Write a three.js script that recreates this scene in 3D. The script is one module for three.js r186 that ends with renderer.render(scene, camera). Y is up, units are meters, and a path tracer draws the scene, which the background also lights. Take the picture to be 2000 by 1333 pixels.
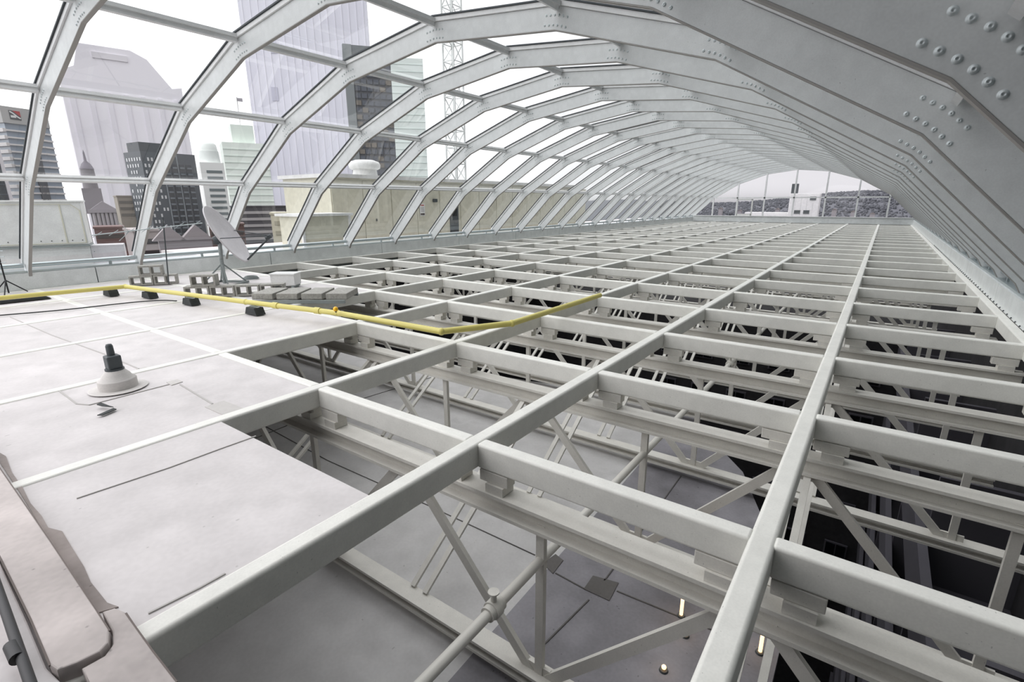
import * as THREE from 'three';
import { RoundedBoxGeometry } from 'three/addons/geometries/RoundedBoxGeometry.js';
import { mergeGeometries } from 'three/addons/utils/BufferGeometryUtils.js';

// ---------------------------------------------------------------- camera, sky, exposure
const U = 1.8;                                     // metres between two lines of the steel grid
const scene = new THREE.Scene();
const camera = new THREE.PerspectiveCamera(68.22, 2000 / 1333, 0.05, 9000);
camera.position.set(0.1325 * U, 0.8682 * U, 1.3379 * U);
camera.rotation.set(-0.2693, 0.6234, -0.0031, 'YXZ');
camera.updateMatrixWorld(true);
const renderer = new THREE.WebGLRenderer();
renderer.toneMapping = THREE.LinearToneMapping;
renderer.toneMappingExposure = 2.0;
renderer.shadowMap.enabled = true;

let seed = 12345;
const rnd = () => ((seed = (seed * 1664525 + 1013904223) >>> 0) / 4294967296);
const rr = (a, b) => a + (b - a) * rnd();
function noise2(n, cells) {                         // tileable value noise, n x n
  const g = Array.from({ length: cells * cells }, rnd), out = new Float32Array(n * n);
  for (let y = 0; y < n; y++) for (let x = 0; x < n; x++) {
    const fx = x / n * cells, fy = y / n * cells, ix = Math.floor(fx), iy = Math.floor(fy);
    let tx = fx - ix, ty = fy - iy; tx = tx * tx * (3 - 2 * tx); ty = ty * ty * (3 - 2 * ty);
    const q = (a, b) => g[((b + cells) % cells) * cells + (a + cells) % cells];
    out[y * n + x] = (q(ix, iy) * (1 - tx) + q(ix + 1, iy) * tx) * (1 - ty) + (q(ix, iy + 1) * (1 - tx) + q(ix + 1, iy + 1) * tx) * ty;
  }
  return out;
}
{ // overcast sky: brighter overhead and towards the side where the hidden sun stands
  const w = 256, h = 128, d = new Float32Array(w * h * 4), n1 = noise2(256, 8), n2 = noise2(256, 24);
  for (let j = 0; j < h; j++) for (let i = 0; i < w; i++) {
    const phi = ((i + 0.5) / w - 0.5) * 2 * Math.PI, el = ((j + 0.5) / h - 0.5) * Math.PI, s = Math.sin(el);
    const dx = Math.cos(phi), dz = Math.sin(phi);
    const side = (-dx * 0.85 + dz * 0.53) * Math.cos(el);
    const cl = 1 + 0.10 * (n1[(j * 2 % 256) * 256 + i] - 0.5) + 0.06 * (n2[(j * 2 % 256) * 256 + i] - 0.5);
    const L = s > 0 ? 1.2 * (1 + 1.1 * s) / 2.1 * (1 + 0.68 * side) * cl : 0.16;
    const k = (j * w + i) * 4;
    d[k] = L * 0.985; d[k + 1] = L * 0.975; d[k + 2] = L * 1.0; d[k + 3] = 1;
  }
  const t = new THREE.DataTexture(d, w, h, THREE.RGBAFormat, THREE.FloatType);
  t.mapping = THREE.EquirectangularReflectionMapping; t.magFilter = t.minFilter = THREE.LinearFilter; t.needsUpdate = true;
  scene.background = t; scene.environment = t;
}

// ---------------------------------------------------------------- helpers
const V = (x, y, z) => new THREE.Vector3(x, y, z);
const G = (x, y, z) => V(x * U, y * U, -z * U);    // a point in grid units: right, up, along the hall
const taken = new Map();
function numbered(n) { const k = taken.get(n) ?? 0; taken.set(n, k + 1); return k ? n + '_' + String(k).padStart(3, '0') : n; }
function tag(o, label, category, group, kind) {
  Object.assign(o.userData, { label, category });
  if (group) o.userData.group = group;
  if (kind) o.userData.kind = kind;
  return o;
}
function thing(name, label, category, pos = V(0, 0, 0), turn = 0, group, kind) {
  const o = new THREE.Group(); o.name = numbered(name); o.position.copy(pos); o.rotation.y = turn; scene.add(o);
  return tag(o, label, category, group, kind);
}
function add(parent, name, geo, mat, pos, turn) {
  const m = new THREE.Mesh(geo, mat); m.name = name; m.castShadow = m.receiveShadow = true;
  if (pos) m.position.copy(pos);
  if (turn) m.rotation.y = turn;
  parent.add(m); return m;
}
function solo(name, geo, mat, label, category, pos, group, kind) {
  const m = add(scene, numbered(name), geo, mat, pos); return tag(m, label, category, group, kind);
}
function uvBox(g, s = 1) {                          // uv in metres / s from the dominant axis
  const p = g.attributes.position, n = g.attributes.normal, uv = new Float32Array(p.count * 2);
  for (let i = 0; i < p.count; i++) {
    const ax = Math.abs(n.getX(i)), ay = Math.abs(n.getY(i)), az = Math.abs(n.getZ(i)), x = p.getX(i), y = p.getY(i), z = p.getZ(i);
    const [a, b] = ay >= ax && ay >= az ? [x, z] : ax >= az ? [z, y] : [x, y];
    uv[2 * i] = a / s; uv[2 * i + 1] = b / s;
  }
  g.setAttribute('uv', new THREE.BufferAttribute(uv, 2)); return g;
}
const merge = (list) => mergeGeometries(list.map((g) => { const q = g.index ? g.toNonIndexed() : g; for (const k of Object.keys(q.attributes)) if (!['position', 'normal', 'uv'].includes(k)) q.deleteAttribute(k); return q; }));
const box = (w, h, d, x = 0, y = 0, z = 0) => uvBox(new THREE.BoxGeometry(w, h, d).translate(x, y, z));
const rbox = (w, h, d, r, x = 0, y = 0, z = 0, seg = 2) => uvBox(new RoundedBoxGeometry(w, h, d, seg, r).translate(x, y, z));
const cyl = (r1, r2, h, x = 0, y = 0, z = 0, n = 20) => new THREE.CylinderGeometry(r1, r2, h, n).translate(x, y, z);
function along(g, p, q) {                           // turn a shape lying on +z from 0 to 1-length so that it runs from p to q
  const d = q.clone().sub(p), m = new THREE.Matrix4(), zx = d.clone().normalize();
  const up = Math.abs(zx.y) > 0.95 ? V(0, 0, 1) : V(0, 1, 0), xx = up.clone().cross(zx).normalize(), yy = zx.clone().cross(xx);
  m.makeBasis(xx, yy, zx).setPosition(p.clone().add(q).multiplyScalar(0.5)); return g.applyMatrix4(m);
}
const bar = (p, q, w, h) => along(uvBox(new THREE.BoxGeometry(w, h, p.distanceTo(q))), p, q);
const rod = (p, q, r, n = 10) => along(new THREE.CylinderGeometry(r, r, p.distanceTo(q), n).rotateX(Math.PI / 2), p, q);
const lathe = (pts, n = 28) => new THREE.LatheGeometry(pts.map(([a, b]) => new THREE.Vector2(a, b)), n);
function extr(pts, depth, bevel = 0, holes = []) {  // outline in x-y, depth along z from 0
  const s = new THREE.Shape(pts.map(([a, b]) => new THREE.Vector2(a, b)));
  for (const h of holes) s.holes.push(new THREE.Path(h.map(([a, b]) => new THREE.Vector2(a, b))));
  return uvBox(new THREE.ExtrudeGeometry(s, { depth, bevelEnabled: bevel > 0, bevelSize: bevel, bevelThickness: bevel, bevelOffset: -bevel, bevelSegments: 2, curveSegments: 8 }));
}
const slab = (pts, y0, y1) => {                     // outline in grid units (right, along), level y0..y1 in metres
  const g = extr(pts.map(([x, z]) => [x * U, z * U]), y1 - y0); g.rotateX(-Math.PI / 2).translate(0, y0, 0); return uvBox(g);
};
// sight lines of the camera, for reading places off the photograph
const F = 984, fw = V(0, 0, -1).applyQuaternion(camera.quaternion), rt = V(1, 0, 0).applyQuaternion(camera.quaternion), up = V(0, 1, 0).applyQuaternion(camera.quaternion);
const ray = (px, py) => fw.clone().addScaledVector(rt, (px - 1000) / F).addScaledVector(up, -(py - 666.5) / F);
function onY(px, py, y) { const d = ray(px, py); return camera.position.clone().addScaledVector(d, (y - camera.position.y) / d.y); }
function far(px, py, dist) { const d = ray(px, py); return camera.position.clone().addScaledVector(d, dist / Math.hypot(d.x, d.z)); }
function onX(px, py, x) { const d = ray(px, py); return camera.position.clone().addScaledVector(d, (x - camera.position.x) / d.x); }

// ---------------------------------------------------------------- materials
function tex(n, fn, srgb = true) {
  const d = new Uint8Array(n * n * 4);
  for (let y = 0; y < n; y++) for (let x = 0; x < n; x++) { const c = fn(x, y, y * n + x).map((q) => Math.max(0, Math.min(255, q))), k = (y * n + x) * 4; d[k] = c[0]; d[k + 1] = c[1]; d[k + 2] = c[2]; d[k + 3] = 255; }
  const t = new THREE.DataTexture(d, n, n); t.wrapS = t.wrapT = THREE.RepeatWrapping; t.magFilter = t.minFilter = THREE.LinearFilter;
  if (srgb) t.colorSpace = THREE.SRGBColorSpace; t.needsUpdate = true; return t;
}
const nA = noise2(512, 6), nB = noise2(512, 28), nC = noise2(512, 96), nD = noise2(512, 256), nE = noise2(512, 12);
const paintTex = tex(512, (x, y, k) => { const v = 238 + 10 * (nA[k] - 0.5) + 8 * (nB[k] - 0.5) + 8 * (nD[k] - 0.5) - (nC[k] * nD[k] > 0.86 ? 55 : 0); return [v, v, v - 1]; });
const membraneTex = tex(512, (x, y, k) => {
  let v = 236 + 12 * (nA[k] - 0.5) + 16 * (nB[k] - 0.5) + 8 * (nD[k] - 0.5);
  v -= Math.max(0, nE[k] * nB[k] - 0.5) * 50; v -= nC[k] * nD[k] > 0.88 ? 45 : 0;
  return [v, v - 1, v - 3];
});
const dirtyTex = tex(512, (x, y, k) => { let v = 214 + 50 * (nA[k] - 0.5) + 34 * (nE[k] - 0.5) + 24 * (nB[k] - 0.5) + 12 * (nD[k] - 0.5); v -= nC[k] * nD[k] > 0.84 ? 60 : 0; return [v, v - 1, v - 2]; });
const concreteTex = tex(512, (x, y, k) => { const v = 215 + 30 * (nB[k] - 0.5) + 30 * (nC[k] - 0.5) + 26 * (nD[k] - 0.5); return [v, v, v]; });
const panelTex = tex(512, (x, y, k) => { const v = 236 + 14 * (nE[k] - 0.5) + 10 * (nC[k] - 0.5); return [v, v, v]; });
const rep = (t, s) => { const c = t.clone(); c.repeat.set(1 / s, 1 / s); c.needsUpdate = true; return c; };
const mat = (color, roughness = 0.6, o = {}) => new THREE.MeshStandardMaterial({ color, roughness, ...o });
const T1 = rep(paintTex, 1.6), T4 = rep(membraneTex, 4.2), TD = rep(dirtyTex, 4), TC = rep(concreteTex, 0.6), TP = rep(panelTex, 1.4), TB = rep(concreteTex, 14);
const M = {
  beam: mat('#efeee8', 0.42, { map: T1 }), truss: mat('#e4e1da', 0.5, { map: T1 }), rib: mat('#e3e6e7', 0.45, { map: T1 }), rail: mat('#f2f3f4', 0.4, { map: T1 }),
  teal: mat('#67757a', 0.5, { map: TB }), rear: mat('#3d4043', 0.8, { map: TB }), edgeShade: mat('#9b9894', 0.6), bolt: mat('#ccd3d4', 0.35, { metalness: 0.2 }), gasket: mat('#3a4044', 0.6), curb: mat('#eef2f1', 0.3, { map: TP, metalness: 0.05 }), alu: mat('#b9c2c4', 0.3, { metalness: 0.7 }),
  glass: new THREE.MeshPhysicalMaterial({ color: new THREE.Color().setRGB(0.95, 0.972, 0.966), roughness: 0, transmission: 1, thickness: 0, ior: 1.5 }),
  clear: new THREE.MeshPhysicalMaterial({ color: new THREE.Color().setRGB(0.96, 0.95, 0.97), roughness: 0, transmission: 1, thickness: 0, ior: 1.5 }),
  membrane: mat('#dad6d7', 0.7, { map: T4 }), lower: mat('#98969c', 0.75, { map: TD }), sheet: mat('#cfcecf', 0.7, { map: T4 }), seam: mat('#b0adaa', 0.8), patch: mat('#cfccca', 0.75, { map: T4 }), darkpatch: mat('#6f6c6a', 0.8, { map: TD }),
  yellow: mat('#ded277', 0.45, { map: T1 }), rubber: mat('#3c4040', 0.8, { map: TC }), grey: mat('#8f9796', 0.6, { map: TP }), dgrey: mat('#4b5154', 0.55, { map: TP }), black: mat('#16161a', 0.5),
  concrete: mat('#b9b7b0', 0.85, { map: TC }), cream: mat('#dcd9c6', 0.6, { map: TP }), cap: mat('#dcd3d0', 0.7, { map: TD }), edgeDark: mat('#6d6460', 0.9), dirt: mat('#b5aba7', 0.9, { map: TD }), rust: mat('#b08a62', 0.9, { map: TD }),
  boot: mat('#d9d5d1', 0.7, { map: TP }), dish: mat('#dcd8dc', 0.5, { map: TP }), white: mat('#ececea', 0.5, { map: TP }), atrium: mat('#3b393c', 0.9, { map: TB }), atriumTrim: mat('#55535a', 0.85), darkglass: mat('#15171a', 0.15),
};

// ---------------------------------------------------------------- the barrel vault (ceiling)
const R = 5.16, CY = 2.1 - R, STEP = THREE.MathUtils.degToRad(12.7);
const BEND = [[-7.0, 0.2], [-6.2, 0.985], [-5.2, 1.585], [-4.12, 1.96], [-3.01, 2.108], [-1.895, 2.004], [-0.806, 1.664], [0.195, 1.09], [1.02, 0.26]];   // bends of the arch, left to right
const arc = (r, k) => { const [x, y] = BEND[k + 4]; return [x + (r - R) * Math.sin(k * STEP), y + (r - R) * Math.cos(k * STEP)]; };
const K = [-4, -3, -2, -1, 0, 1, 2, 3, 4];
function band(r0, r1, thick, bevel, extend = 0) {   // a faceted arch between two radii, centred on z = 0
  const a = K.map((k) => arc(r0, k)), b = K.map((k) => arc(r1, k)).reverse();
  if (extend) { const foot = (p, s) => [p[0] + s * extend * 0.55, p[1] - extend]; a.unshift(foot(a[0], -1)); a.push(foot(a[a.length - 1], 1)); b.unshift(foot(b[0], 1)); b.push(foot(b[b.length - 1], -1)); }
  const g = extr([...a, ...b].map(([x, y]) => [x * U, y * U]), thick * U - 2 * bevel, bevel); g.translate(0, 0, -thick * U / 2 + bevel); return uvBox(g);
}
const ribZ = Array.from({ length: 25 }, (_, k) => k - 1);
const vault = thing('ceiling', 'white steel barrel vault with glass panes spanning the whole hall', 'vault', V(0, 0, 0), 0, null, 'structure');
{
  const edgeShadeG = band(R - 0.006, R - 0.0005, 0.028, 0, 0.10), ribG = band(R, R + 0.142, 0.024, 0.003, 0.10), railG = band(R + 0.143, R + 0.175, 0.05, 0.004, 0.04), gasG = band(R + 0.1755, R + 0.186, 0.07, 0);  // inner strip carries the shade of the rib undersides as a darker colour
  const boltG = lathe([[0.0001, 0.006], [0.0042, 0.006], [0.0048, 0.010], [0.0085, 0.009], [0.012, 0.0055], [0.0135, 0.001], [0.0165, 0.0008], [0.017, 0]], 14).rotateX(Math.PI / 2);
  const boltSpots = (k) => {                        // two rows of six bolts either side of a bend
    const out = [];
    for (const r of [R + 0.028, R + 0.088]) for (let s = -2.5; s <= 2.5; s++) {
      const ang = k * STEP, half = s > 0 ? ang + STEP / 2 : ang - STEP / 2, [vx, vy] = arc(r, k), len = s * 0.034;
      out.push([vx + Math.cos(half) * len, vy - Math.sin(half) * len]);
    }
    return out;
  };
  ribZ.forEach((z, n) => {
    const rib = add(vault, 'rib', ribG, M.rib, G(0, 0, z));
    add(rib, 'shaded_inner_edge', edgeShadeG, M.edgeShade); add(vault, 'glazing_bar', railG, M.rail, G(0, 0, z)); add(vault, 'gasket', gasG, M.gasket, G(0, 0, z));
    if (n > 0 && n < 7) for (const k of [0, 1, 2, 3]) for (const [x, y] of boltSpots(k)) add(rib, 'bolt', boltG, M.bolt, V(x * U, y * U, 0.012 * U));
    if (n < 14) {
      const list = []; for (const k of n > 0 && n < 7 ? [-3, -2, -1] : [-3, -2, -1, 0, 1, 2, 3]) for (const [x, y] of boltSpots(k)) list.push(boltG.clone().translate(x * U, y * U, 0.012 * U));
      add(rib, 'bolt_heads', merge(list), M.bolt).userData.kind = 'stuff';
    }
  });
  const shared = {}, paneG = (p, q, L) => new THREE.PlaneGeometry(Math.hypot(q[0] - p[0], q[1] - p[1]) * U, L).rotateX(-Math.PI / 2);
  for (let b = 0; b + 1 < ribZ.length; b++) {
    const z0 = ribZ[b], z1 = ribZ[b + 1], zm = (z0 + z1) / 2, L = (z1 - z0) * U;
    const purG = b < 2 ? merge([box(0.085, 0.05, L - 0.09, 0, 0.03, 0), box(0.045, 0.06, L - 0.09, 0, -0.02, 0)]) : purlinShared(L);
    for (let k = -3; k <= 3; k++) { const [x, y] = arc(R + 0.135, k), m = add(vault, 'purlin', purG, M.rail, G(x, y, zm)); m.rotation.z = -k * STEP; }
    for (let k = -4; k < 4; k++) { const p = arc(R + 0.181, k), q = arc(R + 0.181, k + 1), m = add(vault, 'glass_pane', b < 2 ? paneG(p, q, L) : (shared[k] ??= paneG(p, q, L)), M.glass, G((p[0] + q[0]) / 2, (p[1] + q[1]) / 2, zm)); m.rotation.z = Math.atan2(q[1] - p[1], q[0] - p[0]); }
    for (const s of [-1, 1]) {
      add(vault, 'foot_rail', b < 2 ? cyl(0.042, 0.042, L - 0.09).rotateX(Math.PI / 2) : footShared(L), M.alu, G(-3 + s * 4.09, 0.245, zm));
      add(vault, 'foot_bracket', box(0.03, 0.16, 0.05), M.alu, G(-3 + s * 4.09, 0.2, z0 + 0.72 * (z1 - z0)));
    }
  }
  var _p, _r;
  function purlinShared(L) { return (_p ??= merge([box(0.085, 0.05, L - 0.09, 0, 0.03, 0), box(0.045, 0.06, L - 0.09, 0, -0.02, 0)])); }
  function footShared(L) { return (_r ??= cyl(0.042, 0.042, L - 0.09).rotateX(Math.PI / 2)); }
}
// kerbs that carry the ribs
for (const [name, s, label] of [['trim_1', -1, 'long pale metal kerb under the left feet of the vault ribs'], ['trim_2', 1, 'long pale metal kerb with riveted panels at the right edge of the grid']]) {
  const t = thing(name, label, 'kerb', V(0, 0, 0), 0, null, 'structure');
  const X = -3 + s * 4.03;
  for (let k = 0; k < 12; k++) {
    const z0 = -1.5 + k * 2.06, z1 = z0 + 2.05;
    add(t, 'kerb_panel', slabBox(X, X + s * 0.05, 0.0, 0.17, z0, z1), M.curb);
  }
  add(t, 'kerb_core', slabBox(X + s * 0.051, X + s * 0.28, -0.2, 0.16, -1.5, 23.2), M.grey);
  add(t, 'kerb_cap', slabBox(X + s * 0.02, X + s * 0.3, 0.172, 0.19, -1.5, 23.2), M.alu);
  if (s > 0) {
    const list = []; for (let z = 1; z < 12; z += 0.16) list.push(new THREE.SphereGeometry(0.012, 8, 5).translate((X - s * 0.003) * U, 0.012 * U, -z * U));
    add(t, 'rivets', merge(list), M.dgrey).userData.kind = 'stuff';
  }
}
function slabBox(x0, x1, y0, y1, z0, z1) { return box(Math.abs(x1 - x0) * U, (y1 - y0) * U, (z1 - z0) * U, (x0 + x1) / 2 * U, (y0 + y1) / 2 * U, -(z0 + z1) / 2 * U); }

// ---------------------------------------------------------------- far end wall
const ZE = 23.0;
{
  const w = thing('wall_end', 'glazed end wall with white mullions at the far end of the vault', 'wall', G(0, 0, ZE), 0, null, 'structure');
  add(w, 'base_panel', box(8.06 * U, 0.24 * U, 0.12, -3 * U, 0.12 * U, 0.02), M.curb);
  add(w, 'sill', box(8.0 * U, 0.05, 0.2, -3 * U, 0.25 * U, 0.05), M.rail);
  add(w, 'transom', box(6.4 * U, 0.09, 0.1, -3 * U, 1.01 * U, 0.05), M.rail);
  const top = (x) => { for (let k = -4; k < 4; k++) { const a = arc(R + 0.02, k), b = arc(R + 0.02, k + 1); if (x >= a[0] && x <= b[0]) return a[1] + (b[1] - a[1]) * (x - a[0]) / (b[0] - a[0]); } return 0.2; };
  const xs = [-3, -2, -1, 0, 1, 2, 3].map((k) => arc(R, k)[0]);
  for (const x of xs) { const h = top(x) - 0.24; add(w, 'mullion', box(0.1, h * U, 0.12, x * U, (0.24 + h / 2) * U, 0.04), M.rail); }
  const e = [arc(R, -4)[0], ...xs, arc(R, 4)[0]];
  for (let n = 0; n + 1 < e.length; n++) {
    const x0 = e[n], x1 = e[n + 1], lo = n === 0 || n === 7;
    const poly = (p) => { const g = new THREE.ShapeGeometry(new THREE.Shape(p.map(([a, b]) => new THREE.Vector2(a * U, b * U)))); return g; };
    if (lo) add(w, 'glass_pane', poly([[x0, 0.24], [x1, 0.24], [x1, top(x1)], [x0, Math.max(0.25, top(x0))]]), M.clear);
    else { add(w, 'glass_pane', poly([[x0, 0.24], [x1, 0.24], [x1, 1.0], [x0, 1.0]]), M.clear); add(w, 'glass_pane', poly([[x0, 1.0], [x1, 1.0], [x1, top(x1)], [x0, top(x0)]]), M.clear); }
  }
  const d = thing('door_1', 'white framed glass door in the far end wall', 'door', G(-4.88, 0.25, ZE - 0.03), 0, null, 'structure');
  for (const x of [-0.3, 0.3]) add(d, 'door_stile', box(0.1, 0.72 * U, 0.08, x * U, 0.36 * U, 0), M.white);
  add(d, 'top_rail', box(0.6 * U, 0.1, 0.08, 0, 0.69 * U, 0), M.white); add(d, 'bottom_rail', box(0.6 * U, 0.16, 0.08, 0, 0.05 * U, 0), M.white);
  add(d, 'glass_pane', new THREE.PlaneGeometry(0.54 * U, 0.6 * U).translate(0, 0.38 * U, 0), M.clear);
  add(d, 'handle', box(0.16, 0.03, 0.05, 0.22 * U, 0.32 * U, 0.06), M.alu);
}

// wall added unseen behind the camera to darken the right side
{
  const w = thing('added_wall_rear', 'unseen dark grey wall added behind the camera to shade the right side', 'wall', V(0, 0, 0), 0, null, 'structure');
  add(w, 'wall_panel', slabBox(-1.3, 9, -12, 14, -3.4, -2.1), M.rear);
}
{
  const n = thing('added_side_building', 'tall grey green building added along the right side of the vault to darken it', 'building', G(0, 0, 0), 0, null, 'structure');  // added out of view, keeps sky light off the right side
  add(n, 'wall', slabBox(2.6, 8, -12, 16, -2.1, 30), M.teal);
  for (let f = 0; f < 10; f++) for (let k = 0; k < 12; k++) add(n, 'window', slabBox(2.57, 2.6, 0.6 + f * 1.3, 1.4 + f * 1.3, -1.4 + k * 2, -0.4 + k * 2), M.darkglass);
}
// ---------------------------------------------------------------- the white steel grid
const grid = thing('steel_grid', 'white steel grid of long and cross beams covering the hall', 'steel grid');
{
  const LW = 0.064, BH = 0.1;
  const longG = rbox(LW * U, BH * U, 24.55 * U, 0.022, 0, 0, 0, 3);
  for (let i = 0; i < 9; i++) add(grid, 'long_beam', longG, M.beam, G(1 - i, -BH / 2, 10.75));
  const crossG = rbox((1 - LW + 0.012) * U, BH * U, 0.056 * U, 0.02, 0, 0, 0, 3), packG = merge([rbox(0.13 * U, 0.046 * U, 0.05 * U, 0.006), box(0.08 * U, 0.034 * U, 0.07 * U, 0.01 * U, -0.04 * U, 0)]), platG = box(0.1 * U, 0.012 * U, 0.07 * U);
  for (let j = 0; j < 24; j++) for (let i = 0; i < 8; i++) {
    add(grid, 'cross_beam', crossG, M.beam, G(0.5 - i, -BH / 2 - 0.0006, j));
    if (j < 9) for (const s of [-1, 1]) add(grid, 'packing_block', packG, M.truss, G(0.5 - i + s * 0.4, -BH - 0.0245, j));
  }
}

// ---------------------------------------------------------------- trusses below the cross beams
const ORD = ['first', 'second', 'third', 'fourth', 'fifth', 'sixth', 'seventh', 'eighth', 'ninth', 'tenth', 'eleventh', 'twelfth'];
{
  const I = (w, h, t) => [[-w / 2, -h / 2], [w / 2, -h / 2], [w / 2, -h / 2 + t], [t / 2, -h / 2 + t], [t / 2, h / 2 - t], [w / 2, h / 2 - t], [w / 2, h / 2], [-w / 2, h / 2], [-w / 2, h / 2 - t], [-t / 2, h / 2 - t], [-t / 2, -h / 2 + t], [-w / 2, -h / 2 + t]];
  const topG = uvBox(extr(I(0.088 * U, 0.085 * U, 0.014 * U), 8 * U).rotateY(Math.PI / 2).translate(-4 * U, 0, 0)), botG = uvBox(extr(I(0.085 * U, 0.06 * U, 0.014 * U), 8 * U).rotateY(Math.PI / 2).translate(-4 * U, 0, 0));
  const yT = -0.225, yB = -0.955;
  for (let j = 0; j < 12; j++) {
    const t = thing('roof_truss', 'white steel truss under the ' + ORD[j] + ' cross beam from the camera', 'truss', G(-3, 0, j), 0, 'trusses under the grid');
    add(t, 'top_chord', topG, M.truss, V(0, yT * U, 0)); add(t, 'bottom_chord', botG, M.truss, V(0, yB * U, 0));
    for (let n = -5; n <= 1; n++) {
      const xt = n * 1.4 * 1 + 0 + 3, xb = xt - 0.7, xb2 = xt + 0.7, ok = (x) => x >= -4 && x <= 4;
      const P = (x, y, z = 0) => V(x * U, y * U, z);
      if (ok(xt) && ok(xb)) add(t, 'diagonal', bar(P(xt - 0.05, yT - 0.04), P(xb + 0.04, yB + 0.02), 0.02 * U, 0.042 * U), M.truss);
      if (ok(xt) && ok(xb2)) add(t, 'diagonal', bar(P(xt + 0.05, yT - 0.04), P(xb2 - 0.04, yB + 0.02), 0.02 * U, 0.042 * U), M.truss);
      if (ok(xb)) add(t, 'post', box(0.034 * U, (yT - yB - 0.05) * U, 0.022 * U, xb * U, (yT + yB) / 2 * U, 0), M.truss);
      if (ok(xt)) { add(t, 'gusset', box(0.13 * U, 0.05 * U, 0.012 * U, xt * U, (yT - 0.055) * U, 0), M.truss); }
      if (ok(xb)) add(t, 'gusset', box(0.1 * U, 0.04 * U, 0.012 * U, xb * U, (yB + 0.045) * U, 0), M.truss);
      if (ok(xt) && j > 0 && n >= -2) for (const s of [-0.045, 0.035]) add(t, 'brace', bar(P(xt + s, yT - 0.05, 0.03 * U), P(xt + s, yB + 0.035, 0.97 * U), 0.028 * U, 0.014 * U), M.truss);
    }
  }
  const sp = thing('sprinkler_pipe', 'white sprinkler pipe running along the hall through the trusses', 'pipe', G(-0.7, -0.4, -1.3));
  add(sp, 'pipe', rod(V(0, 0, 0), V(0, 0, -11 * U), 0.032, 18), M.truss);
  for (const z of [0.98, 4.1]) {
    add(sp, 'coupling', rod(V(0, 0, -(z) * U), V(0, 0, -(z + 0.07) * U), 0.046, 18), M.truss);
    add(sp, 'coupling', rod(V(0, 0, -(z + 0.02) * U), V(0, 0, -(z + 0.05) * U), 0.056, 18), M.truss);
    add(sp, 'sprinkler_head', merge([cyl(0.016, 0.02, 0.08, 0, 0.07, -(z + 0.035) * U, 12), cyl(0.034, 0.034, 0.008, 0, 0.115, -(z + 0.035) * U, 16)]), M.truss);
  }
}

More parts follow.
